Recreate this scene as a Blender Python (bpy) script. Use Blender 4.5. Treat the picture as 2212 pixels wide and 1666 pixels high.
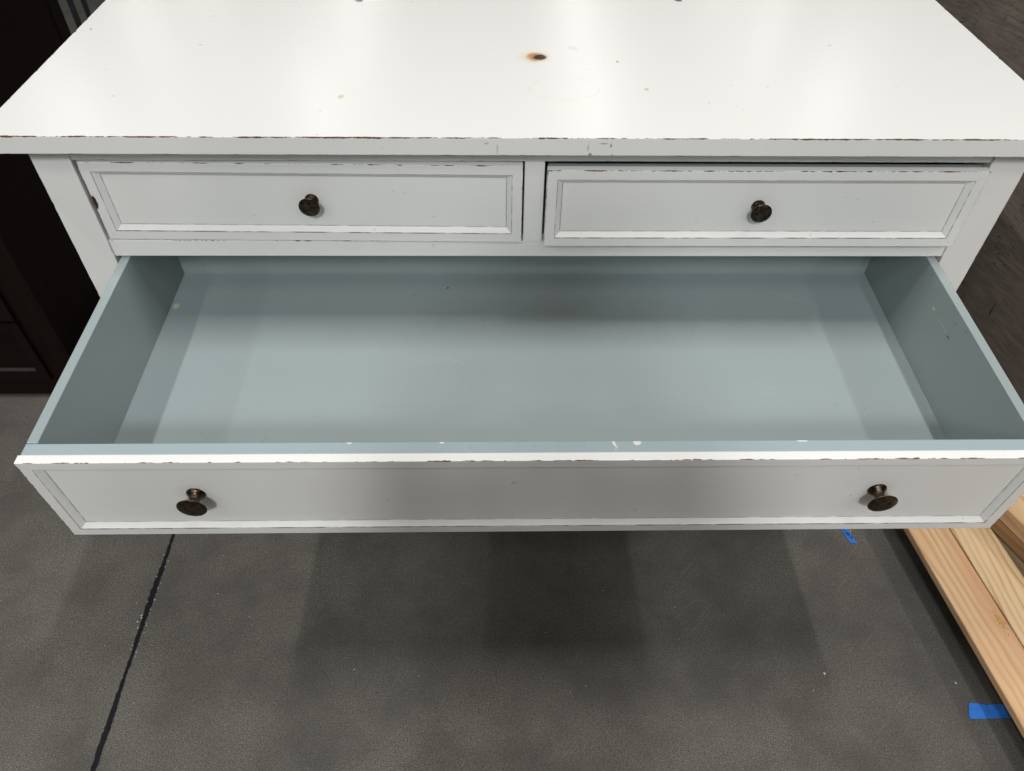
import bpy, bmesh, math, random
from mathutils import Matrix, Vector, Euler
random.seed(7)
for o in list(bpy.data.objects):
    bpy.data.objects.remove(o, do_unlink=True)
scene = bpy.context.scene
COL = scene.collection
ZT = 0.915                     # height of the dresser top above the floor

# ------------------------------------------------------------------ camera
cd = bpy.data.cameras.new('camera')
cam = bpy.data.objects.new('camera', cd)
COL.objects.link(cam)
cd.sensor_fit = 'HORIZONTAL'; cd.sensor_width = 36.0
cd.lens = 1608.39 / 2212.0 * 36.0
cd.clip_start = 0.01; cd.clip_end = 200.0
_F = Vector((0.01887936, 0.68836997, -0.72511402))
_R = Vector((0.99981848, -0.01485907, 0.01192556))
_U = Vector((0.00256532, 0.72520755, 0.68852555))
cam.matrix_world = Matrix(((_R.x, _U.x, -_F.x, -0.05483), (_R.y, _U.y, -_F.y, -0.94483),
                           (_R.z, _U.z, -_F.z, 1.40058), (0, 0, 0, 1)))
cd.dof.use_dof = True; cd.dof.focus_distance = 1.08; cd.dof.aperture_fstop = 9.0
scene.camera = cam

# ------------------------------------------------------------------ world: dim even light of a big hall
w = bpy.data.worlds.new('World'); scene.world = w; w.use_nodes = True
bg = w.node_tree.nodes['Background']
bg.inputs[0].default_value = (0.93, 0.97, 1.0, 1); bg.inputs[1].default_value = 0.006

# ------------------------------------------------------------------ ceiling strip lights, a grid of tubes running away from the camera
for ly, watts in ((-8.95, 42.0), (-6.1, 36.0), (-3.25, 26.0), (-0.42, 74.0), (8.15, 19.0), (11.0, 19.0), (13.85, 19.0)):
    ld = bpy.data.lights.new('ceiling_strip_light', 'AREA')
    ld.shape = 'RECTANGLE'; ld.size = 0.11; ld.size_y = 1.15
    ld.energy = watts; ld.color = (1.0, 0.985, 0.955)
    for lx in (-5.45, -2.3, 1.22, 4.15):
        lo = bpy.data.objects.new('ceiling_strip_light', ld)
        lo.location = (lx, ly, 5.0); COL.objects.link(lo)

# one bright ceiling lamp behind the photographer
ld = bpy.data.lights.new('high_bay_lamp', 'AREA'); ld.shape = 'DISK'; ld.size = 0.80
ld.energy = 178.0; ld.color = (0.95, 0.98, 1.0)
lo = bpy.data.objects.new('high_bay_lamp', ld); lo.location = (-0.42, -5.1, 5.0)
lo.rotation_euler = (Vector((0, -0.3, 0.6)) - lo.location).to_track_quat('-Z', 'Y').to_euler(); COL.objects.link(lo)

scene.view_settings.view_transform = 'Standard'
scene.view_settings.look = 'None'
scene.view_settings.exposure = 0.0
scene.view_settings.gamma = 1.0
scene.render.engine = 'CYCLES'

# ------------------------------------------------------------------ node helpers
class NT:
    def __init__(self, name):
        self.m = bpy.data.materials.new(name); self.m.use_nodes = True
        self.t = self.m.node_tree; self.n = self.t.nodes; self.l = self.t.links
        self.b = self.n['Principled BSDF']
        self.tc = self.n.new('ShaderNodeTexCoord').outputs['Object']
    def set(self, node, sock, v):
        s = node.inputs[sock]
        if isinstance(v, bpy.types.NodeSocket): self.l.new(v, s)
        elif isinstance(v, (tuple, list)) and s.type == 'RGBA' and len(v) == 3: s.default_value = (*v, 1)
        else: s.default_value = v
    def math(self, op, a, b=0.0, c=0.0, clamp=False):
        n = self.n.new('ShaderNodeMath'); n.operation = op; n.use_clamp = clamp
        self.set(n, 0, a); self.set(n, 1, b); self.set(n, 2, c); return n.outputs[0]
    def vmath(self, op, a, b=(0, 0, 0), out=0):
        n = self.n.new('ShaderNodeVectorMath'); n.operation = op
        self.set(n, 0, a); self.set(n, 1, b); return n.outputs[out]
    def mapping(self, vec=None, loc=(0, 0, 0), rot=(0, 0, 0), scale=(1, 1, 1), kind='POINT'):
        n = self.n.new('ShaderNodeMapping'); n.vector_type = kind
        self.set(n, 'Vector', vec or self.tc)
        n.inputs['Location'].default_value = loc; n.inputs['Rotation'].default_value = rot
        n.inputs['Scale'].default_value = scale; return n.outputs[0]
    def noise(self, vec=None, scale=5.0, detail=4.0, rough=0.55, dist=0.0, out=0):
        n = self.n.new('ShaderNodeTexNoise')
        self.set(n, 'Vector', vec or self.tc); n.inputs['Scale'].default_value = scale
        n.inputs['Detail'].default_value = detail; n.inputs['Roughness'].default_value = rough
        n.inputs['Distortion'].default_value = dist; return n.outputs[out]
    def ramp(self, fac, lo, hi, a=0.0, b=1.0, smooth=True):
        n = self.n.new('ShaderNodeMapRange'); n.interpolation_type = 'SMOOTHSTEP' if smooth else 'LINEAR'
        self.set(n, 0, fac); n.inputs[1].default_value = lo; n.inputs[2].default_value = hi
        n.inputs[3].default_value = a; n.inputs[4].default_value = b; return n.outputs[0]
    def mix(self, fac, a, b, blend='MIX'):
        n = self.n.new('ShaderNodeMix'); n.data_type = 'RGBA'; n.blend_type = blend
        self.set(n, 0, fac); self.set(n, 6, a); self.set(n, 7, b); return n.outputs[2]
    def sep(self, vec=None):
        n = self.n.new('ShaderNodeSeparateXYZ'); self.set(n, 0, vec or self.tc); return n.outputs
    def comb(self, x, y, z):
        n = self.n.new('ShaderNodeCombineXYZ'); self.set(n, 0, x); self.set(n, 1, y); self.set(n, 2, z); return n.outputs[0]
    def bump(self, h, strength=0.2, dist=0.001, normal=None):
        n = self.n.new('ShaderNodeBump'); n.inputs['Strength'].default_value = strength
        n.inputs['Distance'].default_value = dist; self.set(n, 'Height', h)
        if normal is not None: self.set(n, 'Normal', normal)
        return n.outputs[0]
    def edge(self, radius):
        bv = self.n.new('ShaderNodeBevel'); bv.samples = 4; bv.inputs[0].default_value = radius
        g = self.n.new('ShaderNodeNewGeometry')
        d = self.vmath('DOT_PRODUCT', bv.outputs[0], g.outputs['Normal'], out=1)
        return self.math('SQRT', self.math('SUBTRACT', 1.0, d, clamp=True))
    def out(self, color=None, rough=None, normal=None, metallic=None, spec=None):
        if color is not None: self.set(self.b, 'Base Color', color)
        if rough is not None: self.set(self.b, 'Roughness', rough)
        if normal is not None: self.set(self.b, 'Normal', normal)
        if metallic is not None: self.set(self.b, 'Metallic', metallic)
        if spec is not None: self.set(self.b, 'Specular IOR Level', spec)
        return self.m

def spot(k, col, c, r, rot=0.0, color=(0, 0, 0), inner=0.3, outer=1.0, amount=1.0, wob=0.25, wscale=60.0, ring=None):
    """one stain with a shape of its own, an ellipsoid in object space"""
    v = k.tc
    if wob:
        if not hasattr(k, 'wob'): k.wob = {}
        if wscale not in k.wob: k.wob[wscale] = k.vmath('SUBTRACT', k.noise(scale=wscale, detail=2, out=1), (0.5, 0.5, 0.5))
        off = k.wob[wscale]
        off = k.vmath('MULTIPLY', off, tuple(2 * wob * x for x in r))
        v = k.vmath('ADD', k.tc, off)
    mp = k.mapping(v, c, (0, 0, rot), r, 'TEXTURE')
    ln = k.vmath('LENGTH', mp, out=1)
    if ring:
        d = k.math('ABSOLUTE', k.math('SUBTRACT', ln, 1.0))
        f = k.ramp(d, 0.0, ring, amount, 0.0)
        f = k.math('MULTIPLY', f, k.ramp(k.noise(scale=45, detail=2), 0.4, 0.6))
    else:
        f = k.ramp(ln, inner, outer, amount, 0.0)
    return k.mix(f, col, color)

def paint(name, base, wear=0.3, radius=0.003, grain=(3, 140, 140), rough=0.36, spots=(), stretch=(85, 210, 210), chipcol=(0.095, 0.046, 0.028), gb=0.12, dirt=0.06, spec=0.4, lines=(), rvar=0.05, seams=(), scuff=0.0):
    k = NT(name)
    big = k.noise(scale=2.2, detail=5)
    col = k.mix(k.ramp(big, 0.3, 0.75, 0.0, dirt), base, (base[0] * 0.80, base[1] * 0.76, base[2] * 0.66))
    gvec = k.mapping(scale=grain)
    gr = k.noise(gvec, scale=4.0, detail=5, rough=0.7)
    col = k.mix(k.ramp(gr, 0.55, 0.9, 0.0, 0.16), col, (base[0] * 0.72, base[1] * 0.70, base[2] * 0.64))
    # small knocks
    sp = k.noise(scale=95.0, detail=2, rough=0.4)
    spm = k.math('MULTIPLY', k.ramp(sp, 0.735, 0.76), k.ramp(k.noise(scale=9, detail=2), 0.5, 0.62))
    col = k.mix(k.math('MULTIPLY', spm, 0.55), col, (base[0] * 0.55, base[1] * 0.5, base[2] * 0.42))
    if scuff:
        a1 = k.math('MULTIPLY', k.ramp(k.noise(k.mapping(k.mapping(rot=(0, 0, 0.35)), scale=(5, 130, 40)), scale=1.6, detail=3), 0.63, 0.70), k.ramp(k.noise(scale=3.3, detail=2), 0.46, 0.62))
        a2 = k.math('MULTIPLY', k.ramp(k.noise(k.mapping(k.mapping(rot=(0, 0, -1.1)), scale=(6, 150, 40)), scale=1.4, detail=3), 0.65, 0.70), k.ramp(k.noise(k.mapping(loc=(7, 1, 0)), scale=3.9, detail=2), 0.50, 0.64))
        col = k.mix(k.math('MULTIPLY', a1, scuff), col, tuple(min(1, c * 1.5) for c in base))
        col = k.mix(k.math('MULTIPLY', a2, scuff * 1.3), col, tuple(c * 0.55 for c in base))
    for s in spots: col = spot(k, col, **s)
    rf = k.ramp(k.noise(scale=7, detail=4), 0.3, 0.7, rough - rvar, rough + rvar)
    nrm = k.bump(gr, gb, 0.0012)
    if wear > 0:
        e = k.math('MULTIPLY', k.edge(radius), 2.2, clamp=True)
        n1 = k.noise(k.mapping(scale=stretch), scale=1.0, detail=6, rough=0.72)
        n2 = k.noise(scale=5.5, detail=3)
        thr = k.math('ADD', k.math('MULTIPLY', n1, 0.75), k.math('MULTIPLY', n2, 0.55))
        thr = k.math('ADD', thr, 1.0 - wear - 0.45)
        ch = k.ramp(k.math('SUBTRACT', e, thr), 0.0, 0.04)
        cc = k.mix(k.noise(scale=220, detail=2), tuple(x * 0.6 for x in chipcol), tuple(x * 1.7 for x in chipcol))
        col = k.mix(ch, col, cc)
        rf = k.math('ADD', rf, k.math('MULTIPLY', ch, 0.3))
        h = k.math('SUBTRACT', 1.0, ch)
        nrm = k.bump(h, 0.5, 0.0006, nrm)
    for (ax, va, bx, vb, wid, amt, lim) in seams:      # thin grey dirt line where two faces meet
        q = k.sep()
        d = k.math('MAXIMUM', k.math('ABSOLUTE', k.math('SUBTRACT', q[ax], va)), k.math('ABSOLUTE', k.math('SUBTRACT', q[bx], vb)))
        if not hasattr(k, 'sn'): k.sn = k.ramp(k.noise(k.mapping(scale=stretch, loc=(2, 7, 4)), scale=0.5, detail=4), 0.32, 0.60, 0.25, 1.0)
        f = k.math('MULTIPLY', k.math('MULTIPLY', k.ramp(d, wid * 0.55, wid, amt, 0.0), k.sn), k.math('LESS_THAN', k.math('ABSOLUTE', q[3 - ax - bx]), lim))
        col = k.mix(f, col, (0.15, 0.135, 0.12))
    if lines:
        xyz = k.sep(); tot = None
        n1 = k.noise(k.mapping(scale=stretch), scale=1.0, detail=5, rough=0.7)
        n2 = k.noise(k.mapping(scale=stretch, loc=(5, 3, 1)), scale=0.35, detail=5, rough=0.68)
        nn = k.math('ADD', k.math('MULTIPLY', n1, 0.5), k.math('MULTIPLY', n2, 0.9))
        for (ax, va, bx, vb, wid, amt, *lim) in lines:      # an edge where axis ax = va meets axis bx = vb, up to lim along the third axis
            da = k.math('ABSOLUTE', k.math('SUBTRACT', xyz[ax], va)); db = k.math('ABSOLUTE', k.math('SUBTRACT', xyz[bx], vb))
            d = k.math('DIVIDE', k.math('MAXIMUM', da, db), wid)
            t = k.math('SUBTRACT', k.math('MULTIPLY_ADD', nn, 5.5, amt - 3.85), d)
            f = k.ramp(t, 0.0, 0.12)
            if lim: f = k.math('MULTIPLY', f, k.math('LESS_THAN', k.math('ABSOLUTE', xyz[3 - ax - bx]), lim[0]))
            tot = f if tot is None else k.math('MAXIMUM', tot, f)
        cc = k.mix(k.noise(scale=180, detail=2), tuple(x * 0.6 for x in chipcol), tuple(x * 1.9 for x in chipcol))
        col = k.mix(tot, col, cc)
        rf = k.math('ADD', rf, k.math('MULTIPLY', tot, 0.3))
        nrm = k.bump(k.math('SUBTRACT', 1.0, tot), 0.5, 0.0005, nrm)
    return k.out(col, rf, nrm, spec=spec)

WHITE = (0.795, 0.789, 0.765)
BLUE = (0.298, 0.350, 0.356)
GREYED = (0.42, 0.40, 0.36)
top_spots = [
    dict(c=(0.003, 0.218, ZT), r=(0.033, 0.030, 0.03), color=(0.72, 0.56, 0.34), inner=0.15, outer=1.0, amount=0.75, wob=0.15, wscale=50),
    dict(c=(0.006, 0.218, ZT), r=(0.020, 0.0195, 0.02), color=(0.40, 0.20, 0.07), inner=0.45, outer=1.0, amount=0.9, wob=0.2, wscale=50),
    dict(c=(0.011, 0.217, ZT), r=(0.0125, 0.0125, 0.02), rot=-0.4, color=(0.035, 0.022, 0.022), inner=0.6, outer=1.0, wob=0.3, wscale=60),
    dict(c=(0.065, 0.252, ZT), r=(0.009, 0.017, 0.01), rot=0.5, color=(0.52, 0.52, 0.50), inner=0.3, amount=0.35, wob=0.9, wscale=140),
    dict(c=(0.043, 0.111, ZT), r=(0.050, 0.036, 0.05), color=(0.50, 0.46, 0.36), ring=0.05, amount=0.22, wob=0.12, wscale=20),
    dict(c=(0.052, 0.106, ZT), r=(0.021, 0.013, 0.02), color=(0.50, 0.46, 0.36), ring=0.10, amount=0.12, wob=0.2, wscale=20),
    dict(c=(-0.276, 0.081, ZT), r=(0.0055, 0.0075, 0.01), color=(0.55, 0.46, 0.26), inner=0.5, amount=0.75),
    dict(c=(0.162, 0.109, ZT), r=(0.0045, 0.006, 0.01), color=(0.55, 0.46, 0.26), inner=0.5, amount=0.75),
    dict(c=(0.130, 0.202, ZT), r=(0.003, 0.005, 0.01), color=(0.40, 0.34, 0.24), inner=0.5, amount=0.8),
    dict(c=(-0.297, 0.452, ZT), r=(0.010, 0.012, 0.01), color=(0.07, 0.06, 0.05), inner=0.5, amount=0.9, wob=0.7, wscale=140),
    dict(c=(0.268, 0.463, ZT), r=(0.008, 0.012, 0.01), color=(0.07, 0.06, 0.05), inner=0.5, amount=0.9, wob=0.7, wscale=140),
    dict(c=(-0.713, 0.315, ZT), r=(0.0018, 0.003, 0.01), color=(0.10, 0.09, 0.08), inner=0.6),
    dict(c=(-0.069, -0.0353, 0.9072), r=(0.005, 0.01, 0.0022), color=(0.30, 0.26, 0.21), amount=0.6, wob=0.8, wscale=140),
    dict(c=(-0.055, -0.0353, 0.8990), r=(0.0022, 0.01, 0.010), color=(0.42, 0.38, 0.32), amount=0.5, wob=0.8, wscale=140),
    dict(c=(0.0695, -0.0353, 0.8915), r=(0.0030, 0.01, 0.0030), color=(0.12, 0.10, 0.08), amount=0.8, wob=0.7, wscale=140),
    dict(c=(0.066, -0.0353, 0.902), r=(0.0020, 0.01, 0.009), color=(0.36, 0.32, 0.27), amount=0.5, wob=0.8, wscale=140),
    dict(c=(0.086, -0.0353, 0.9073), r=(0.008, 0.01, 0.0013), color=(0.16, 0.13, 0.10), amount=0.75, wob=0.6, wscale=140),
    dict(c=(0.096, -0.0353, 0.9045), r=(0.0017, 0.01, 0.0045), color=(0.20, 0.17, 0.14), amount=0.8, wob=0.7, wscale=140),
    dict(c=(0.0986, -0.0353, 0.8905), r=(0.0026, 0.01, 0.0022), color=(0.25, 0.22, 0.18), amount=0.7, wob=0.7, wscale=140),
]
M_TOP = paint('white_paint_top', (0.745, 0.738, 0.712), wear=0.0, spots=top_spots, rough=0.25, gb=0.02, spec=0.25, dirt=0.0, rvar=0.0, lines=[
    (1, -0.0353, 2, ZT, 0.0016, 0.60), (1, -0.0353, 2, ZT - 0.0254, 0.0010, 0.10),
    (0, -0.7353, 2, ZT, 0.0022, 0.15), (0, 0.7353, 2, ZT, 0.0022, 0.10)])
M_WHITE = paint('white_paint', WHITE, wear=0.0, rough=0.38, gb=0.2, lines=[(1, 0.003, 2, ZT - 0.1904, 0.0012, 0.15), (1, 0.003, 2, ZT - 0.0557, 0.0010, 0.05)])
M_WHITEV = paint('white_paint_post', WHITE, wear=0.0, grain=(140, 140, 3), stretch=(190, 190, 40), rough=0.38, gb=0.2, lines=[
    (0, -0.70, 1, 0.0, 0.0011, 0.35), (0, 0.70, 1, 0.0, 0.0012, 0.45), (0, 0.6463, 1, 0.0, 0.0009, 0.0), (0, -0.6463, 1, 0.0, 0.0009, 0.0)])
def front_paint(name, w, h, lip, side_amt, spots=()):
    """mouldings of one drawer front: worn outer edges, dark line where flat meets bevel, dirt in the crease"""
    f, c = 0.0150, 0.0230
    wi, hi, wc, hc = w / 2 - f, h / 2 - f, w / 2 - c, h / 2 - c
    L = [(1, 0.0, 2, h / 2, *lip), (1, 0.0, 0, -w / 2, 0.0012, side_amt), (1, 0.0, 0, w / 2, 0.0012, side_amt * 0.6), (1, 0.0, 2, -h / 2, 0.0009, 0.0)]
    S = [(1, 0.0, 2, -hi, 0.0010, 0.95, wi), (1, 0.0, 2, hi, 0.0008, 0.6, wi), (1, 0.0, 0, -wi, 0.0008, 0.7, hi), (1, 0.0, 0, wi, 0.0008, 0.7, hi),
         (1, 0.0072, 2, -hc, 0.0009, 0.6, wc), (1, 0.0072, 0, -wc, 0.0009, 0.5, hc), (1, 0.0072, 0, wc, 0.0009, 0.5, hc)]
    return paint(name, WHITE, wear=0.0, rough=0.34, gb=0.30, lines=L, seams=S, spots=spots)
M_FRONT_LEFT = front_paint('white_front_left', 0.6235, 0.1289, (0.0013, 0.25), 0.55,
    [dict(c=(-0.3095, 0.0, -0.0005), r=(0.0035, 0.02, 0.0125), color=(0.055, 0.02, 0.014), inner=0.8, wob=0.5, wscale=140)])
M_FRONT_RIGHT = front_paint('white_front_right', 0.6256, 0.1278, (0.0015, 0.40), 0.35)
M_FRONT_OPEN = front_paint('white_front_open', 1.2845, 0.1715, (0.0015, 0.25), 0.45)
GRIME = (0.50, 0.46, 0.38)
M_PANEL = paint('white_paint_panel', WHITE, wear=0.0, rough=0.38, dirt=0.10, gb=0.2,
                spots=[dict(c=(0.002, 0.007, -0.066), r=(0.040, 0.03, 0.030), color=GRIME, inner=0.2, amount=0.16, wob=0.4, wscale=20)])
M_PANEL_LONG = paint('white_paint_long_panel', WHITE, wear=0.0, rough=0.38, dirt=0.10, gb=0.2,
                spots=[dict(c=(x, -0.376, -0.078), r=(0.030, 0.05, 0.024), color=GRIME, inner=0.3, amount=0.28, wob=0.3, wscale=20) for x in (-0.449, 0.4475)] +
                      [dict(c=(-0.035, -0.376, -0.060), r=(0.006, 0.03, 0.005), color=GRIME, amount=0.5, wob=0.9, wscale=140),
                       dict(c=(0.33, -0.376, -0.045), r=(0.004, 0.03, 0.0015), color=GRIME, amount=0.6, wob=0.9, wscale=140)])
M_BLUE = paint('blue_grey_paint', BLUE, wear=0.0, rough=0.42, gb=0.10, dirt=0.20, scuff=0.16, spots=[
    dict(c=(-0.6157, 0.053, -0.146), r=(0.006, 0.008, 0.02), color=(0.55, 0.50, 0.38), inner=0.75, wob=0.5, wscale=140),
    dict(c=(-0.1444, 0.100, -0.146), r=(0.002, 0.003, 0.02), color=(0.03, 0.03, 0.03), inner=0.7, wob=0.2),
    dict(c=(0.6235, -0.070, -0.040), r=(0.02, 0.006, 0.004), color=(0.55, 0.47, 0.34), inner=0.5, wob=0.4, wscale=140),
    dict(c=(0.6235, -0.105, -0.0415), r=(0.02, 0.028, 0.0009), rot=0.0, color=(0.5, 0.5, 0.46), inner=0.5, wob=0.5, amount=0.8),
    dict(c=(0.6235, -0.130, -0.0435), r=(0.02, 0.005, 0.0016), color=(0.03, 0.03, 0.03), inner=0.6, wob=0.5),
])
M_BLUEF = paint('blue_grey_paint_edge', (0.335, 0.405, 0.425), wear=0.0, rough=0.30, gb=0.3, grain=(90, 90, 90), chipcol=(0.55, 0.55, 0.53), stretch=(60, 160, 160), spots=[
    dict(c=(0.090, -0.3575, 0.0), r=(0.0022, 0.010, 0.02), rot=0.45, color=(0.72, 0.72, 0.70), inner=0.5, wob=0.9, wscale=260),
    dict(c=(0.1194, -0.3562, 0.0), r=(0.0055, 0.0045, 0.02), color=(0.72, 0.72, 0.70), inner=0.8, wob=0.5, wscale=200),
    dict(c=(-0.1255, -0.3535, 0.0), r=(0.0040, 0.0022, 0.02), color=(0.82, 0.82, 0.80), inner=0.7, wob=0.5, wscale=200),
    dict(c=(-0.2409, -0.3538, 0.0), r=(0.0040, 0.0020, 0.02), color=(0.82, 0.82, 0.80), inner=0.7, wob=0.5, wscale=200),
    dict(c=(0.328, -0.3545, 0.0), r=(0.0100, 0.0012, 0.02), color=(0.82, 0.82, 0.80), inner=0.6, wob=0.9, wscale=140),
])
M_INNER = paint('bare_inside', (0.30, 0.27, 0.22), wear=0.0, rough=0.6)

def mat_bronze():
    k = NT('dark_bronze')
    n = k.noise(scale=170, detail=5, rough=0.65)
    col = k.mix(k.ramp(n, 0.38, 0.68), (0.030, 0.022, 0.018), (0.120, 0.085, 0.055))
    n2 = k.noise(scale=60, detail=3)
    col = k.mix(k.ramp(n2, 0.55, 0.75, 0, 0.6), col, (0.06, 0.045, 0.06))
    e = k.math('MULTIPLY', k.edge(0.0012), 1.8)
    col = k.mix(k.ramp(e, 0.35, 0.9, 0, 0.8), col, (0.42, 0.31, 0.19))
    return k.out(col, k.ramp(n, 0.3, 0.7, 0.24, 0.42), k.bump(n, 0.15, 0.0004), metallic=0.85)
M_BRONZE = mat_bronze()

def mat_floor():
    k = NT('sealed_concrete')
    fine = k.noise(scale=480, detail=2, rough=0.8)
    mid = k.noise(scale=150, detail=3, rough=0.6)
    big = k.noise(scale=1.6, detail=6, rough=0.6)
    big2 = k.noise(scale=6.5, detail=5, rough=0.65)
    col = k.mix(k.ramp(fine, 0.30, 0.70), (0.026, 0.024, 0.022), (0.222, 0.206, 0.178))
    col = k.mix(k.ramp(mid, 0.35, 0.7, 0, 0.4), col, (0.072, 0.066, 0.058))
    grit = k.noise(scale=520, detail=1)
    col = k.mix(k.ramp(grit, 0.70, 0.76, 0, 0.7), col, (0.30, 0.285, 0.25))
    col = k.mix(k.ramp(k.noise(k.mapping(loc=(4, 2, 0)), scale=260, detail=1), 0.70, 0.74, 0, 0.8), col, (0.015, 0.015, 0.016))
    col = k.mix(k.ramp(big, 0.35, 0.66, 0, 0.40), col, (0.046, 0.045, 0.045))
    col = k.mix(k.ramp(big2, 0.40, 0.70, 0, 0.40), col, (0.055, 0.050, 0.044))
    # long pale scratches and scuffs
    sv = k.mapping(k.mapping(rot=(0, 0, -0.75)), scale=(2.6, 120, 1))
    sc = k.math('MULTIPLY', k.ramp(k.noise(sv, scale=3, detail=2), 0.66, 0.69), k.ramp(k.noise(scale=4, detail=2), 0.52, 0.60))
    col = k.mix(k.math('MULTIPLY', sc, 0.30), col, (0.22, 0.21, 0.20))
    return k.out(col, k.ramp(big2, 0.3, 0.7, 0.62, 0.78), k.bump(mid, 0.12, 0.0010), spec=0.15)
M_FLOOR = mat_floor()

def mat_simple(name, c1, c2, scale=40, rough=0.5, bump=0.1, spec=0.5, stretch=(1, 1, 1)):
    k = NT(name)
    n = k.noise(k.mapping(scale=stretch), scale=scale, detail=5, rough=0.65)
    return k.out(k.mix(n, c1, c2), k.ramp(n, 0.3, 0.7, rough - 0.06, rough + 0.06), k.bump(n, bump, 0.001), spec=spec)
M_JOINT = mat_simple('black_joint_sealant', (0.008, 0.008, 0.010), (0.018, 0.018, 0.022), 60, 0.8, 0.3, 0.08)
M_TAPE = mat_simple('blue_painters_tape', (0.006, 0.10, 0.44), (0.035, 0.21, 0.66), 110, 0.6, 0.8)
M_INK = mat_simple('black_pen_ink', (0.004, 0.012, 0.05), (0.006, 0.02, 0.08), 50, 0.4)
M_CRUMB = mat_simple('pale_grit', (0.35, 0.33, 0.29), (0.62, 0.60, 0.56), 200, 0.8)
M_CHIP = mat_simple('wood_crumb', (0.30, 0.17, 0.08), (0.45, 0.30, 0.17), 200, 0.8)
M_ESPRESSO = mat_simple('espresso_wood', (0.0036, 0.0019, 0.0016), (0.0110, 0.0048, 0.0038), 9, 0.42, 0.05, 0.16, (8, 8, 1))
M_CHAIR = mat_simple('black_chair_metal', (0.006, 0.007, 0.010), (0.012, 0.013, 0.018), 30, 0.5)
M_SAP = NT('dried_sap').out((0.55, 0.30, 0.08), 0.15, spec=0.7)

def mat_oak():
    k = NT('weathered_dark_oak')
    v = k.mapping(rot=(0.135, 0, 0))                 # grain falls slightly towards the back
    wob = k.vmath('MULTIPLY', k.vmath('SUBTRACT', k.noise(v, scale=3.0, detail=3, out=1), (.5, .5, .5)), (0, 0.0, 0.10))
    v = k.vmath('ADD', v, wob)
    gr = k.noise(k.mapping(v, scale=(1, 5, 60)), scale=2.2, detail=7, rough=0.68)
    col = k.mix(k.ramp(gr, 0.30, 0.70), (0.185, 0.152, 0.129), (0.315, 0.266, 0.228))
    big = k.noise(scale=2.6, detail=4)
    col = k.mix(k.ramp(big, 0.35, 0.7, 0, 0.5), col, (0.135, 0.110, 0.094))
    pore = k.noise(k.mapping(v, scale=(1, 15, 95)), scale=2.6, detail=3, rough=0.55)
    pm = k.math('MULTIPLY', k.ramp(pore, 0.60, 0.67), k.ramp(k.noise(v, scale=6, detail=3), 0.42, 0.60))
    # short checks across the grain, in patches
    lad = k.noise(k.mapping(v, scale=(1, 70, 9)), scale=1.5, detail=3, rough=0.6)
    lm = k.math('MULTIPLY', k.ramp(lad, 0.63, 0.67), k.ramp(k.noise(k.mapping(v, loc=(3, 1, 2)), scale=5, detail=2), 0.54, 0.62))
    crack = k.math('MAXIMUM', pm, lm)
    col = k.mix(k.math('MULTIPLY', crack, 0.85), col, (0.012, 0.010, 0.009))
    h = k.math('SUBTRACT', gr, k.math('MULTIPLY', crack, 1.2))
    return k.out(col, 0.55, k.bump(h, 0.5, 0.002), spec=0.4)
M_OAK = mat_oak()

def mat_pine(name, light, dark, freq, cx, slope, red=None, seed=0.0, warp=0.012, amt=0.8):
    """rings cut through: x across, y along, z thickness"""
    k = NT(name)
    s = k.sep(k.mapping(loc=(seed, seed * 2, 0)))
    p = k.sep()
    wv = k.noise(k.mapping(loc=(seed, 0, 0), scale=(6, 1.6, 6)), scale=1.6, detail=3)
    x = k.math('ADD', k.math('ADD', p[0], k.math('MULTIPLY', p[1], slope)), k.math('MULTIPLY_ADD', wv, warp * 2, -warp - cx))
    z = k.math('ADD', p[2], k.math('MULTIPLY_ADD', k.noise(k.mapping(loc=(0, seed, 0), scale=(1, 1.2, 1)), scale=1.5, detail=2), 0.05, 0.012))
    r = k.vmath('LENGTH', k.comb(x, 0.0, z), out=1)
    f = k.math('FRACT', k.math('MULTIPLY', r, freq))
    late = k.math('MULTIPLY', k.ramp(f, 0.30, 0.80), k.ramp(f, 0.80, 1.0, 1.0, 0.0))
    late = k.math('MULTIPLY', late, k.ramp(k.noise(k.mapping(loc=(seed, 3, 1), scale=(14, 2.2, 4)), scale=1.3, detail=2), 0.25, 0.62, 0.25, 1.0))
    fib = k.noise(k.mapping(scale=(220, 5, 220)), scale=1.5, detail=4, rough=0.7)
    col = k.mix(k.math('MULTIPLY', late, amt), light, dark)
    col = k.mix(k.ramp(fib, 0.4, 0.75, 0, 0.22), col, tuple(c * 0.72 for c in dark))
    if red:
        big = k.noise(k.mapping(loc=(seed, 0, 0), scale=(9, 1.8, 1)), scale=1.4, detail=4)
        col = k.mix(k.ramp(big, 0.38, 0.68, 0, 0.75), col, red)
    return k.out(col, 0.52, k.bump(fib, 0.12, 0.0008), spec=0.35)
M_PINE_RED = mat_pine('rosy_pine', (0.66, 0.45, 0.255), (0.44, 0.235, 0.10), 62, 0.115, 0.05, (0.55, 0.305, 0.165), 1.3, 0.022, 0.7)
M_PINE_PALE = mat_pine('pale_pine', (0.68, 0.50, 0.30), (0.47, 0.27, 0.115), 74, -0.030, -0.075, None, 4.1, 0.030, 0.95)
M_PINE_TAN = mat_pine('tan_pine', (0.60, 0.41, 0.235), (0.42, 0.24, 0.11), 60, 0.02, 0.03, None, 8.7)
M_PINE_BROWN = mat_pine('brown_pine', (0.36, 0.22, 0.11), (0.20, 0.105, 0.045), 60, -0.02, 0.05, None, 6.2)

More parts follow.
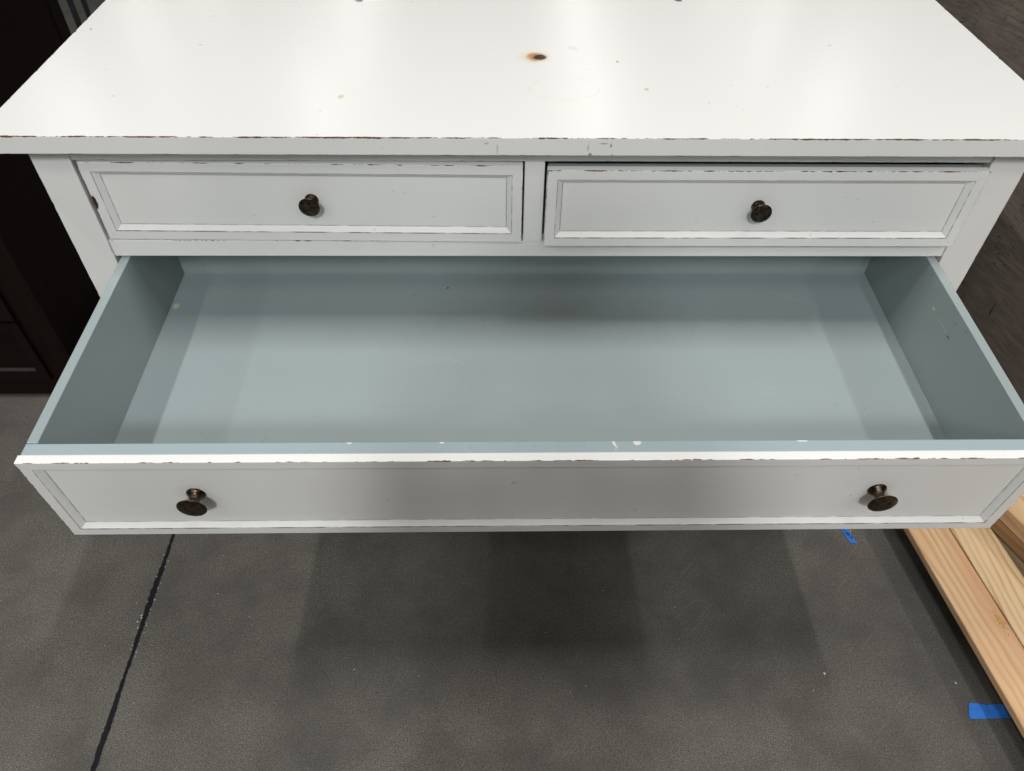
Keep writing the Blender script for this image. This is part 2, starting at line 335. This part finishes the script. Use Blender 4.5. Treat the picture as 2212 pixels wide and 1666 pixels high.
# ------------------------------------------------------------------ mesh helpers
def link(name, me, mats, parent=None, smooth=False):
    o = bpy.data.objects.new(name, me); COL.objects.link(o)
    for m in (mats if isinstance(mats, (list, tuple)) else [mats]): me.materials.append(m)
    if parent is not None: o.parent = parent
    if smooth:
        for f in me.polygons: f.use_smooth = True
    return o
def bm_obj(name, bm, mat, parent=None, smooth=False):
    me = bpy.data.meshes.new(name); bm.normal_update(); bm.to_mesh(me); bm.free()
    return link(name, me, mat, parent, smooth)
def bm_box(bm, x0, x1, y0, y1, z0, z1, bevel=0.0, seg=2):
    vs = [bm.verts.new((x, y, z)) for x in (x0, x1) for y in (y0, y1) for z in (z0, z1)]
    idx = [(0, 1, 3, 2), (4, 6, 7, 5), (0, 4, 5, 1), (2, 3, 7, 6), (0, 2, 6, 4), (1, 5, 7, 3)]
    fs = [bm.faces.new([vs[i] for i in q]) for q in idx]
    if bevel:
        es = list({e for f in fs for e in f.edges})
        bmesh.ops.bevel(bm, geom=es, offset=bevel, segments=seg, profile=0.6, affect='EDGES', clamp_overlap=True)
    return vs
def box(name, x0, x1, y0, y1, z0, z1, mat, parent=None, bevel=0.0012, seg=2):
    bm = bmesh.new(); bm_box(bm, x0, x1, y0, y1, z0, z1, bevel, seg)
    bmesh.ops.recalc_face_normals(bm, faces=bm.faces)
    return bm_obj(name, bm, mat, parent)
def lathe(name, prof, mat, parent=None, n=40):
    """prof: (radius, -y position) turned about the y axis, pointing to -y"""
    bm = bmesh.new(); rings = []
    for r, y in prof:
        if r < 1e-6: rings.append([bm.verts.new((0, -y, 0))])
        else: rings.append([bm.verts.new((r * math.cos(2 * math.pi * i / n), -y, r * math.sin(2 * math.pi * i / n))) for i in range(n)])
    for a, b in zip(rings, rings[1:]):
        for i in range(n):
            j = (i + 1) % n
            q = [a[i % len(a)], a[j % len(a)], b[j % len(b)], b[i % len(b)]]
            q = list(dict.fromkeys(q))
            if len(q) > 2: bm.faces.new(q)
    bmesh.ops.recalc_face_normals(bm, faces=bm.faces)
    return bm_obj(name, bm, mat, parent, True)
def tag(o, label=None, cat=None, group=None, kind=None):
    if label: o['label'] = label
    if cat: o['category'] = cat
    if group: o['group'] = group
    if kind: o['kind'] = kind
    return o
def empty(name, loc, rz=0.0):
    o = bpy.data.objects.new(name, None); COL.objects.link(o)
    o.location = loc; o.rotation_euler = (0, 0, rz); o.empty_display_size = 0.1
    return o
def sheet(name, poly, z, mat, parent=None):
    bm = bmesh.new(); bm.faces.new([bm.verts.new((x, y, z)) for x, y in poly])
    bmesh.ops.recalc_face_normals(bm, faces=bm.faces)
    for f in bm.faces:
        if f.normal.z < 0: f.normal_flip()
    return bm_obj(name, bm, mat, parent)

# ================================================================== setting: the floor
floor = sheet('floor', [(-14, -12), (14, -12), (14, 18), (-14, 18)], 0.0, M_FLOOR)
tag(floor, kind='structure')
# black joint running away from the camera
bm = bmesh.new(); L = []; Rr = []
y = -1.6; kx = 0.0
while y < 9.0:
    kx = kx * 0.75 + random.uniform(-0.0004, 0.0004)
    xc = -0.757 + 0.0012 * math.sin(y * 7.0) + kx
    hw = 0.0043 + random.uniform(-0.0007, 0.0007) + (0.0012 * math.sin(y * 23) if y < 1 else 0)
    L.append(bm.verts.new((xc - hw - random.uniform(-.0010, .0010), y, 0.0012))); Rr.append(bm.verts.new((xc + hw + random.uniform(-.0009, .0009), y, 0.0012)))
    y += 0.005 if y < 0.3 else 0.1
for i in range(len(L) - 1): bm.faces.new((L[i], Rr[i], Rr[i + 1], L[i + 1]))
joint = bm_obj('expansion_joint', bm, M_JOINT, floor)

def crumbs(name, pts, mat, parent=None):
    bm = bmesh.new()
    for x, y, s in pts:
        mtx = Matrix.Translation((x, y, s * 0.35)) @ Euler((random.uniform(-.3, .3), random.uniform(-.3, .3), random.uniform(0, 6))).to_matrix().to_4x4() @ Matrix.Diagonal((s, s * random.uniform(.5, .9), s * .5, 1))
        bmesh.ops.create_icosphere(bm, subdivisions=1, radius=1.0, matrix=mtx)
    for v in bm.verts: v.co += Vector((random.uniform(-1, 1), random.uniform(-1, 1), 0)) * 0.0004
    return bm_obj(name, bm, mat, parent)
pts = [(random.uniform(-1.1, 1.2), random.uniform(-0.75, 0.15), random.uniform(0.0006, 0.0014)) for _ in range(60)]
pts += [(-0.757 + random.choice((-1, 1)) * 0.006 + random.uniform(-.002, .002), random.uniform(-0.33, -0.1), random.uniform(0.0009, 0.0019)) for _ in range(26)]
pts += [(-0.766, -0.245, .0026), (-0.764, -0.25, .002), (-0.769, -0.258, .0024), (0.566, -0.375, .0028), (0.72, -0.06, .002), (0.81, -0.395, .0026)]
tag(crumbs('floor_grit', pts, M_CRUMB), 'pale specks of grit scattered over the grey concrete floor', 'grit', kind='stuff')

# ================================================================== the dresser
dresser = empty('dresser', (0, 0, 0))
tag(dresser, 'worn white dresser with its long blue-grey lined drawer pulled open', 'dresser')
WL, LW = 0.70, 0.0537
YB = 0.50
topm = box('top', -0.7353, 0.7353, -0.0353, 0.532, ZT - 0.0254, ZT, M_TOP, dresser, 0.0010)
topm['label'] = 'white tabletop with a burn mark and chipped front edge'
for sx in (-1, 1):
    for y0 in (0.0, YB - 0.05):
        xa, xb = sorted((sx * WL, sx * (WL - LW)))
        box('post', xa, xb, y0, y0 + 0.05, 0.0, ZT - 0.0256, M_WHITEV, dresser, 0.0014)
    xa, xb = sorted((sx * (WL - 0.006), sx * (WL - 0.024)))
    box('side_panel', xa, xb, 0.0505, YB - 0.0505, 0.085, ZT - 0.0256, M_WHITEV, dresser, 0.0008)
XI = WL - LW - 0.0003
box('back_panel', -XI, XI, YB - 0.016, YB - 0.006, 0.085, ZT - 0.0256, M_INNER, dresser, 0.0)
YR = 0.003
box('rail', -XI, XI, YR, YR + 0.02, ZT - 0.0557, ZT - 0.0257, M_WHITE, dresser, 0.0010)
box('rail', -XI, XI, YR, YR + 0.02, ZT - 0.2193, ZT - 0.1904, M_WHITE, dresser, 0.0013)
box('rail', -XI, XI, YR, YR + 0.02, ZT - 0.4260, ZT - 0.4000, M_WHITE, dresser, 0.0013)
box('rail', -XI, XI, YR, YR + 0.02, ZT - 0.6300, ZT - 0.6040, M_WHITE, dresser, 0.0013)
box('rail', -XI, XI, YR, YR + 0.02, 0.070, 0.107, M_WHITE, dresser, 0.0013)
box('stile', -0.0018 - 0.0142, -0.0018 + 0.0142, YR - 0.0015, YR + 0.0185, ZT - 0.1903, ZT - 0.0558, M_WHITEV, dresser, 0.0010)
for zz in (0.1904, 0.4000, 0.6040):
    box('dust_panel', -XI, XI, YR + 0.0205, YB - 0.0165, ZT - zz - 0.020, ZT - zz - 0.012, M_INNER, dresser, 0.0)

FW, BV, EE, FT = 0.0150, 0.0080, 0.0072, 0.0120       # frame width, bevel, recess, front thickness
def strip(name, w, h, side, mat, parent):
    """one mitred moulding of a drawer front, w x h centred on the origin, front at y=0"""
    prof = [(0.0, 0.0), (FW, 0.0), (FW + BV, EE), (FW + BV, FT), (0.0, FT)]
    bm = bmesh.new(); A = []; B = []; g = 0.00012
    for d, y in prof:
        if side in ('t', 'b'):
            z = h / 2 - d if side == 't' else -h / 2 + d
            A.append(bm.verts.new((-w / 2 + d + g, y, z))); B.append(bm.verts.new((w / 2 - d - g, y, z)))
        else:
            x = -w / 2 + d if side == 'l' else w / 2 - d
            A.append(bm.verts.new((x, y, -h / 2 + d + g))); B.append(bm.verts.new((x, y, h / 2 - d - g)))
    n = len(prof)
    for i in range(n): bm.faces.new((A[i], A[(i + 1) % n], B[(i + 1) % n], B[i]))
    bm.faces.new(A); bm.faces.new(B)
    bmesh.ops.recalc_face_normals(bm, faces=bm.faces)
    es = [e for e in bm.edges if (e.verts[0] in A) != (e.verts[1] in A)]
    es = [e for e in es if all(abs(v.co.y) < 1e-6 for v in e.verts)]
    bmesh.ops.bevel(bm, geom=es, offset=0.0009, segments=2, profile=0.6, affect='EDGES')
    return bm_obj(name, bm, mat, parent)

def knob(parent, x, z, s, yb):
    prof = [(0.0, -0.001), (0.0102, -0.001), (0.0106, 0.0006), (0.0100, 0.0022), (0.0082, 0.0040), (0.0062, 0.0064),
            (0.0054, 0.0092), (0.0056, 0.0122), (0.0070, 0.0156), (0.0100, 0.0178), (0.0146, 0.0192), (0.0158, 0.0198),
            (0.0160, 0.0203), (0.0156, 0.0208), (0.0130, 0.0214), (0.0085, 0.0219), (0.004, 0.0221), (0.0, 0.0222)]
    o = lathe('knob', [(r * s, y * (0.5 + 0.5 * s)) for r, y in prof], M_BRONZE, parent)
    o.location = (x, yb, z); o.rotation_euler = (0, random.uniform(0, 6), 0)
    return o

def drawer(w, h, knobs, ks, loc, rot, frame_mat, label=None):
    """part = recessed panel; its mouldings, knobs and box boards are its pieces. origin: top centre of the front"""
    d = box('drawer', -w / 2 + FW + BV + 0.0005, w / 2 - FW - BV - 0.0005, EE, FT, -h + FW + BV + 0.0005, -FW - BV - 0.0005, M_PANEL, dresser, 0.0)
    d.location = loc; d.rotation_euler = rot
    if label: d['label'] = label
    for sd in 'tblr':
        s = strip('frame_strip', w, h, sd, frame_mat, d); s.location = (0, 0, -h / 2)
    for kx, kz in knobs: knob(d, kx, kz, ks, EE)
    return d

# upper drawers, closed
w1 = 0.6423 - 0.0188
d1 = drawer(w1, 0.1289, [(0.004, -0.0620)], 0.955, ((-0.6423 - 0.0188) / 2, -0.0008, ZT - 0.0587), (0, 0, -math.atan2(0.0074, w1)), M_FRONT_LEFT, label='closed small drawer left of the middle stile')
d2 = drawer(0.6256, 0.1278, [(-0.001, -0.0610)], 0.955, (0.3281, -0.0151, ZT - 0.0594), (0, 0, 0), M_FRONT_RIGHT, label='small right drawer standing slightly proud')
for d, w_ in ((d1, w1), (d2, 0.6256)):
    box('inner_front', -w_ / 2 + 0.002, w_ / 2 - 0.002, FT + 0.0002, FT + 0.015, -0.1265, -0.004, M_BLUE, d, 0.0006)
    for sx in (-1, 1):
        xa, xb = sorted((sx * (w_ / 2 - 0.004), sx * (w_ / 2 - 0.016)))
        box('side_board', xa, xb, FT + 0.0153, 0.44, -0.122, -0.010, M_BLUE, d, 0.0006)
    box('back_board', -w_ / 2 + 0.0165, w_ / 2 - 0.0165, 0.428, 0.4395, -0.122, -0.012, M_BLUE, d, 0.0006)
    box('bottom_board', -w_ / 2 + 0.0165, w_ / 2 - 0.0165, FT + 0.0153, 0.4275, -0.122, -0.114, M_BLUE, d, 0.0)

# the open long drawer: origin at the face plane, tilted down because it sags when pulled out
WD = 1.2845; HD = 0.1715; YF = -0.3832
ZD = ZT - 0.2234
d3 = box('drawer', -WD / 2 + FW + BV + 0.0005, WD / 2 - FW - BV - 0.0005, YF + EE, YF + FT, -HD + FW + BV + 0.0005, -FW - BV - 0.0005, M_PANEL_LONG, dresser, 0.0)
d3.location = (0, 0, ZD); d3.rotation_euler = (math.radians(2.594), 0, math.radians(0.072))
d3['label'] = 'long bottom drawer pulled open, white front and blue-grey inside'
for sd in 'tblr':
    s = strip('frame_strip', WD, HD, sd, M_FRONT_OPEN, d3); s.location = (0, YF, -HD / 2)
for kx in (-0.4490, 0.4475): knob(d3, kx, -0.0800, 1.19, YF + EE)
YI = YF + FT + 0.0002
box('inner_front', -WD / 2 + 0.0022, WD / 2 - 0.0022, YI, YI + 0.0178, -HD + 0.004, -0.0006, M_BLUEF, d3, 0.0012)
XO, XN = 0.6392, 0.6253
for sx in (-1, 1):
    xa, xb = sorted((sx * XO, sx * XN))
    box('side_board', xa, xb, YI + 0.0181, 0.1525, -0.160, 0.0008, M_BLUE, d3, 0.0012)
box('back_board', -XN + 0.0003, XN - 0.0003, 0.1395, 0.1522, -0.160, -0.006, M_BLUE, d3, 0.0008)
box('bottom_board', -XN + 0.0003, XN - 0.0003, YI + 0.0181, 0.1392, -0.1555, -0.1475, M_BLUE, d3, 0.0)

# the two long drawers below, closed
for zz in (0.4285, 0.6325):
    drawer(WD, HD, [(-0.4490, -0.08), (0.4475, -0.08)], 1.19, (0, -0.001, ZT - zz), (0, 0, 0), M_FRONT_OPEN)

# ================================================================== dark cabinet on the left
cab = empty('dark_cabinet', (-1.62, 0.345, 0))
tag(cab, 'near-black brown wooden cabinet standing left of the white dresser', 'cabinet')
CX0, CX1 = -0.54, 0.543            # local x
CH = 1.02
for x0 in (CX0, CX1 - 0.043):
    box('post', x0, x0 + 0.043, 0.0, 0.045, 0.0, CH, M_ESPRESSO, cab, 0.002)
    box('post', x0, x0 + 0.043, 0.525, 0.57, 0.0, CH, M_ESPRESSO, cab, 0.002)
for x0 in (CX0 + 0.003, CX1 - 0.019):
    box('side_panel', x0, x0 + 0.016, 0.0455, 0.5245, 0.04, CH, M_ESPRESSO, cab, 0.001)
box('back_panel', CX0 + 0.044, CX1 - 0.044, 0.545, 0.556, 0.04, CH, M_ESPRESSO, cab, 0.001)
box('top', CX0 - 0.02, CX1 + 0.02, -0.02, 0.585, CH + 0.0003, CH + 0.025, M_ESPRESSO, cab, 0.003)
box('bottom_rail', CX0 + 0.0434, CX1 - 0.0434, 0.003, 0.03, 0.012, 0.068, M_ESPRESSO, cab, 0.002)
def cab_drawer(z0, z1):
    xa, xb = CX0 + 0.074, CX1 - 0.074
    bm = bmesh.new()
    def ring(i, y): return [bm.verts.new(p) for p in ((xa + i, y, z0 + i), (xb - i, y, z0 + i), (xb - i, y, z1 - i), (xa + i, y, z1 - i))]
    rs = [ring(0, 0.02), ring(0, -0.004), ring(0.026, -0.004 + 0.003), ring(0.030, 0.007)]
    for a, b in zip(rs, rs[1:]):
        for i in range(4): bm.faces.new((a[i], a[(i + 1) % 4], b[(i + 1) % 4], b[i]))
    bm.faces.new(rs[-1]); bm.faces.new(rs[0])
    bmesh.ops.recalc_face_normals(bm, faces=bm.faces)
    dd = bm_obj('drawer', bm, M_ESPRESSO, cab)
    for kx in (-0.25, 0.25):
        kk = lathe('knob', [(0, 0), (0.007, 0), (0.006, 0.012), (0.015, 0.017), (0.016, 0.021), (0.010, 0.026), (0, 0.027)], M_BRONZE, dd, 20)
        kk.location = (kx, 0.007, (z0 + z1) / 2)
zs = [0.072, 0.262, 0.452, 0.642, 0.832]
for a in zs:
    cab_drawer(a, a + 0.182)
    box('rail', CX0 + 0.0434, CX1 - 0.0434, 0.006, 0.03, a + 0.1825, a + 0.1895, M_ESPRESSO, cab, 0.0008)
for x0 in (CX0 + 0.0436, CX1 - 0.0736):
    box('stile', x0, x0 + 0.030, 0.004, 0.028, 0.0685, CH, M_ESPRESSO, cab, 0.001)

# ================================================================== rustic cabinet on the right, its side towards the dresser
oak = empty('oak_cabinet', (1.05, 0.02, 0))
tag(oak, 'grey-brown weathered oak cabinet side just right of the dresser', 'cabinet')
box('side_panel', 0.0, 0.022, 0.0, 1.20, 0.0, 1.06, M_OAK, oak, 0.002)
box('side_panel', 0.43, 0.452, 0.0, 1.20, 0.0, 1.06, M_OAK, oak, 0.002)
box('top', -0.012, 0.464, -0.015, 1.215, 1.0603, 1.09, M_OAK, oak, 0.003)
box('bottom_board', 0.0223, 0.4297, 0.0, 1.20, 0.06, 0.08, M_OAK, oak, 0.001)
box('back_panel', 0.0223, 0.4297, 1.18, 1.195, 0.081, 1.06, M_OAK, oak, 0.001)
dr = box('door', 0.0235, 0.4285, 0.002, 0.022, 0.083, 1.056, M_OAK, oak, 0.002)
lathe('knob', [(0, 0), (0.007, 0), (0.006, 0.012), (0.015, 0.017), (0.016, 0.021), (0.010, 0.026), (0, 0.027)], M_BRONZE, dr, 20).location = (0.38, 0.002, 0.60)

# ================================================================== chair whose legs show behind the dresser's far left corner
ch = empty('black_chair', (-1.845, 2.40, 0), math.atan2(0.125, 0.35))
tag(ch, 'black chair with thin legs on the floor behind the white dresser', 'chair')
for lx, ly in ((0, 0), (0, 0.372), (0.40, 0), (0.40, 0.372)):
    bm = bmesh.new()
    vs = bm_box(bm, -0.012, 0.012, -0.012, 0.012, 0, 0.452)
    for v in bm.verts:
        if v.co.z < 0.1: v.co.x *= 0.8; v.co.y *= 0.8
    bmesh.ops.recalc_face_normals(bm, faces=bm.faces)
    bm_obj('leg', bm, M_CHAIR, ch).location = (lx, ly, 0)
box('seat', -0.02, 0.42, -0.025, 0.395, 0.4525, 0.49, M_CHAIR, ch, 0.012, 3)
for lx in (0.0, 0.40): box('back_post', lx - 0.012, lx + 0.012, 0.360, 0.384, 0.4905, 0.92, M_CHAIR, ch, 0.004)
box('backrest', 0.0125, 0.3875, 0.362, 0.382, 0.66, 0.90, M_CHAIR, ch, 0.006)

# ================================================================== lumber on the right
ANG = math.atan2(0.047, 0.398)
def board(name, w, l, t, mat, loc, rz, label, group, bevel=0.003):
    o = box(name, 0, w, -l, 0, -t, 0, mat, None, bevel, 3)
    o.location = loc; o.rotation_euler = (0, 0, rz)
    return tag(o, label, 'board', group)
ux, uy = math.cos(ANG), math.sin(ANG)          # across
L0 = (0.7935, -0.034, 0.076)
def across(d, along=0.0): return (L0[0] + ux * d + uy * along, L0[1] + uy * d - ux * along, L0[2])
b1 = board('lumber_board', 0.0860, 1.30, 0.017, M_PINE_RED, across(0.0), ANG, 'rosy pine board with a patch of dried sap, nearest the dresser', 'pine boards on the floor')
b2 = board('lumber_board', 0.0860, 1.34, 0.017, M_PINE_PALE, across(0.0889, 0.008), ANG, 'pale pine board with bold wavy grain beside the rosy board', 'pine boards on the floor')
for k_, al in enumerate((0.005, 1.10)):
    o = box('batten', 0.06, 0.165, -0.04, 0.0, 0.0, 0.0588, M_PINE_BROWN, None, 0.002)
    p = across(0.0, al); o.location = (p[0], p[1], 0); o.rotation_euler = (0, 0, ANG)
    tag(o, ('short wooden batten under the far end of the two flat boards', 'short wooden batten under the near end of the two flat boards')[k_], 'batten')
# sap patch: a lumpy film lying on the rosy board
bm = bmesh.new(); N = 26
grid = {}
for i in range(N):
    for j in range(N * 2):
        u = i / (N - 1) * 2 - 1; v_ = j / (N * 2 - 1) * 2 - 1
        r = math.hypot(u + 0.25 * math.sin(v_ * 3), v_)
        hgt = max(0.0, 1 - r * r) * (0.4 + 0.6 * random.random())
        if r < 1.05 and (random.random() < 0.93 - 0.5 * r):
            grid[i, j] = bm.verts.new((u * 0.011, v_ * 0.036, 0.0002 + 0.0012 * hgt))
for (i, j) in list(grid):
    q = [(i, j), (i + 1, j), (i + 1, j + 1), (i, j + 1)]
    if all(a in grid for a in q): bm.faces.new([grid[a] for a in q])
bmesh.ops.delete(bm, geom=[v for v in bm.verts if not v.link_faces], context='VERTS')
sap = bm_obj('sap_patch', bm, M_SAP, b1); sap.location = (0.0720, -0.285, 0.0); sap.rotation_euler = (0, 0, -0.10)
# higher stack further right, turned a little more
SA = math.atan2(0.014, 0.037)
sx0, sy0 = 0.952, -0.047
for k_, (z, off, m, lab) in enumerate(((0.150, 0.000, M_PINE_TAN, 'tan pine board lying on top of the stack in front of the oak cabinet'),
                                       (0.1115, 0.003, M_PINE_BROWN, 'brown shaded board in the middle of the small stack'),
                                       (0.0730, 0.010, M_PINE_TAN, 'board third from the top, under the brown one in the stack'),
                                       (0.0345, 0.006, M_PINE_BROWN, 'lowest board of the small stack, lying on the concrete'))):
    o = board('stacked_board', 0.14, 1.15, 0.0345 if z < 0.04 else 0.0372, m, (sx0 + off * math.cos(SA), sy0 + off * math.sin(SA), z), SA, lab, 'boards stacked at the right', 0.004)

# ================================================================== blue tape on the floor
def tape(pts, label):
    t = sheet('tape', pts, 0.0018, M_TAPE); tag(t, label, 'tape', 'blue tape pieces on the floor'); return t
t1 = tape([(0.692, -0.030), (0.707, -0.028), (0.7245, -0.0925), (0.7165, -0.0915), (0.709, -0.0895)], 'short slanted strip of blue tape with pen marks, at the drawer edge')
t2 = tape([(0.8085, -0.4600), (0.8080, -0.456), (0.8180, -0.4335), (0.8210, -0.4322), (0.845, -0.4355), (0.850, -0.4380), (0.853, -0.4362), (0.950, -0.4345), (0.955, -0.4600), (0.8105, -0.4618)], 'wide strip of blue tape running under the rosy pine board')
def stroke(pts, wd, parent):
    bm = bmesh.new(); prev = None
    for i, (x, y) in enumerate(pts):
        a = Vector(pts[max(i - 1, 0)]); b = Vector(pts[min(i + 1, len(pts) - 1)])
        n = (b - a).normalized(); n = Vector((-n.y, n.x)) * wd
        cur = (bm.verts.new((x + n.x, y + n.y, 0.0024)), bm.verts.new((x - n.x, y - n.y, 0.0024)))
        if prev: bm.faces.new((prev[0], prev[1], cur[1], cur[0]))
        prev = cur
    bmesh.ops.recalc_face_normals(bm, faces=bm.faces)
    return bm_obj('pen_mark', bm, M_INK, parent)
def loop(cx, cy, a, b, rot, turns=1.15):
    out = []
    for i in range(41):
        t = i / 40 * 2 * math.pi * turns
        x, y = a * math.cos(t), b * math.sin(t)
        out.append((cx + x * math.cos(rot) - y * math.sin(rot), cy + x * math.sin(rot) + y * math.cos(rot)))
    return out
stroke(loop(0.7090, -0.0640, 0.0085, 0.0020, -0.95), 0.00055, t1)
stroke(loop(0.7128, -0.0730, 0.0082, 0.0022, -0.95), 0.00060, t1)

# ================================================================== the photographer, standing behind the phone; keeps part of the light off the drawer front
M_SKIN = mat_simple('skin', (0.42, 0.24, 0.17), (0.50, 0.30, 0.22), 30, 0.5, 0.05)
M_SHIRT = mat_simple('charcoal_cotton', (0.035, 0.036, 0.042), (0.055, 0.056, 0.062), 120, 0.85, 0.2)
M_JEANS = mat_simple('dark_denim', (0.03, 0.04, 0.065), (0.05, 0.065, 0.10), 160, 0.85, 0.2)
M_SHOE = mat_simple('black_shoe', (0.01, 0.01, 0.01), (0.02, 0.02, 0.02), 60, 0.5)
M_HAIR = mat_simple('brown_hair', (0.02, 0.012, 0.008), (0.05, 0.03, 0.02), 90, 0.6, 0.4, 0.5, (1, 1, 0.1))
M_PHONE = mat_simple('black_phone', (0.008, 0.008, 0.009), (0.012, 0.012, 0.013), 20, 0.25)
def skin(name, chains, mat, parent=None, sub=2):
    """chains: lists of (x, y, z, rx[, ry]); chains that share a first point with an earlier one join it"""
    vs, es, rad, key = [], [], [], {}
    for ch_ in chains:
        prev = None
        for p in ch_:
            kk = tuple(round(c, 4) for c in p[:3])
            if kk not in key:
                key[kk] = len(vs); vs.append(p[:3]); rad.append((p[3], p[4] if len(p) > 4 else p[3]))
            i = key[kk]
            if prev is not None: es.append((prev, i))
            prev = i
    me = bpy.data.meshes.new(name); me.from_pydata(vs, es, []); me.update()
    o = link(name, me, mat, parent)
    md = o.modifiers.new('Skin', 'SKIN'); md.use_smooth_shade = True
    if not me.skin_vertices: 
        bm = bmesh.new(); bm.from_mesh(me); bm.verts.layers.skin.verify(); bm.to_mesh(me); bm.free()
    for i, sv in enumerate(me.skin_vertices[0].data): sv.radius = rad[i]; sv.use_root = (i == 0)
    ss = o.modifiers.new('Subdivision', 'SUBSURF'); ss.levels = sub; ss.render_levels = sub
    return o
def mir(pts, s): return [(p[0] * s, *p[1:]) for p in pts]
person = empty('person', (-0.055, -1.245, 0))
tag(person, 'person in charcoal shirt and dark jeans holding up a phone with both hands', 'person')
PEL, CH_, NK = (0, 0.0, 0.95, 0.13, 0.10), (0, 0.01, 1.27, 0.13, 0.095), (0, 0.025, 1.46, 0.055)
body = [[PEL, (0, 0.0, 1.10, 0.115, 0.09), CH_, (0, 0.012, 1.40, 0.09, 0.075), NK, (0, 0.05, 1.535, 0.062), (0, 0.075, 1.60, 0.082, 0.088), (0, 0.06, 1.68, 0.080, 0.085)]]
for s_ in (-1, 1):
    body.append([(0, 0.012, 1.40, 0.09, 0.075)] + mir([(0.155, 0.0, 1.395, 0.052), (0.185, 0.02, 1.26, 0.044), (0.20, 0.07, 1.115, 0.038), (0.18, 0.17, 1.22, 0.036), (0.150, 0.245, 1.325, 0.026), (0.128, 0.268, 1.365, 0.030, 0.016)], s_))
    body.append([PEL] + mir([(0.095, 0.0, 0.86, 0.082), (0.105, 0.015, 0.52, 0.055), (0.11, -0.02, 0.30, 0.050), (0.115, -0.035, 0.10, 0.036), (0.125, 0.03, 0.045, 0.036, 0.028), (0.135, 0.10, 0.035, 0.034, 0.022)], s_))
bd = skin('body', body, M_SKIN, person)
skin('shirt', [[(0, 0.0, 0.90, 0.155, 0.115), (0, 0.0, 1.10, 0.138, 0.108), (0, 0.01, 1.27, 0.150, 0.112), (0, 0.012, 1.405, 0.105, 0.088), (0, 0.022, 1.445, 0.066, 0.062)]] +
     [[(0, 0.012, 1.405, 0.105, 0.088)] + mir([(0.155, 0.0, 1.395, 0.066), (0.185, 0.02, 1.26, 0.056), (0.20, 0.07, 1.115, 0.050), (0.183, 0.16, 1.21, 0.046)], s_) for s_ in (-1, 1)], M_SHIRT, person)
skin('trousers', [[(0, 0.0, 0.97, 0.145, 0.11), (0, 0.0, 0.90, 0.145, 0.115)]] + [[(0, 0.0, 0.90, 0.145, 0.115)] + mir([(0.098, 0.0, 0.82, 0.098), (0.107, 0.015, 0.52, 0.074), (0.112, -0.02, 0.30, 0.068), (0.116, -0.03, 0.09, 0.062)], s_) for s_ in (-1, 1)], M_JEANS, person)
for s_ in (-1, 1):
    skin('shoe', [mir([(0.116, -0.065, 0.045, 0.036, 0.043), (0.122, 0.02, 0.048, 0.040, 0.047), (0.132, 0.10, 0.036, 0.045, 0.034), (0.140, 0.165, 0.028, 0.034, 0.026)], s_)], M_SHOE, person)
    # fingers close round the end of the phone
    for q in range(4):
        zo = 0.030 - 0.017 * q; ln_ = (0.9, 1.0, 0.95, 0.8)[q]
        a = (0.122, 0.270, 1.368 + zo * 0.75)
        skin('finger', [mir([(*a, 0.0088), (a[0] - 0.004, a[1] + 0.022 * ln_, a[2] + 0.010, 0.0085), (a[0] - 0.024 * ln_, a[1] + 0.030, a[2] + 0.016, 0.0078), (a[0] - 0.040 * ln_, a[1] + 0.024, a[2] + 0.014, 0.0066)], s_)], M_SKIN, bd, 1)
    skin('thumb', [mir([(0.128, 0.262, 1.345, 0.012), (0.100, 0.252, 1.352, 0.0105), (0.078, 0.262, 1.375, 0.009)], s_)], M_SKIN, bd, 1)
    ey = lathe('eye', [(0, -0.011), (0.008, -0.008), (0.011, 0), (0.008, 0.008), (0, 0.011)], M_CRUMB, bd, 14)
    ey.location = (0.031 * s_, 0.150, 1.617)
    skin('ear', [mir([(0.079, 0.062, 1.635, 0.008, 0.014), (0.084, 0.060, 1.615, 0.008, 0.016), (0.080, 0.066, 1.595, 0.006, 0.010)], s_)], M_SKIN, bd, 1)
skin('nose', [[(0, 0.155, 1.625, 0.008), (0, 0.170, 1.598, 0.012), (0, 0.176, 1.588, 0.013, 0.010)]], M_SKIN, bd, 1)
skin('mouth', [[(-0.020, 0.156, 1.562, 0.004), (0, 0.164, 1.561, 0.006), (0.020, 0.156, 1.562, 0.004)]], mat_simple('lips', (0.36, 0.15, 0.13), (0.40, 0.18, 0.15)), bd, 1)
skin('hair', [[(0, 0.075, 1.715, 0.088, 0.070), (0, 0.02, 1.695, 0.092, 0.080), (0, -0.010, 1.625, 0.086, 0.060), (0, -0.005, 1.56, 0.066, 0.045)]], M_HAIR, person)
phone = box('phone', -0.080, 0.080, -0.038, 0.038, -0.0045, 0.0045, M_PHONE, None, 0.004, 3)
tag(phone, 'black phone held level in both hands by the person', 'phone')
mw = cam.matrix_world.copy()
phone.matrix_world = mw @ Matrix.Translation((0.0, 0.0, 0.016))
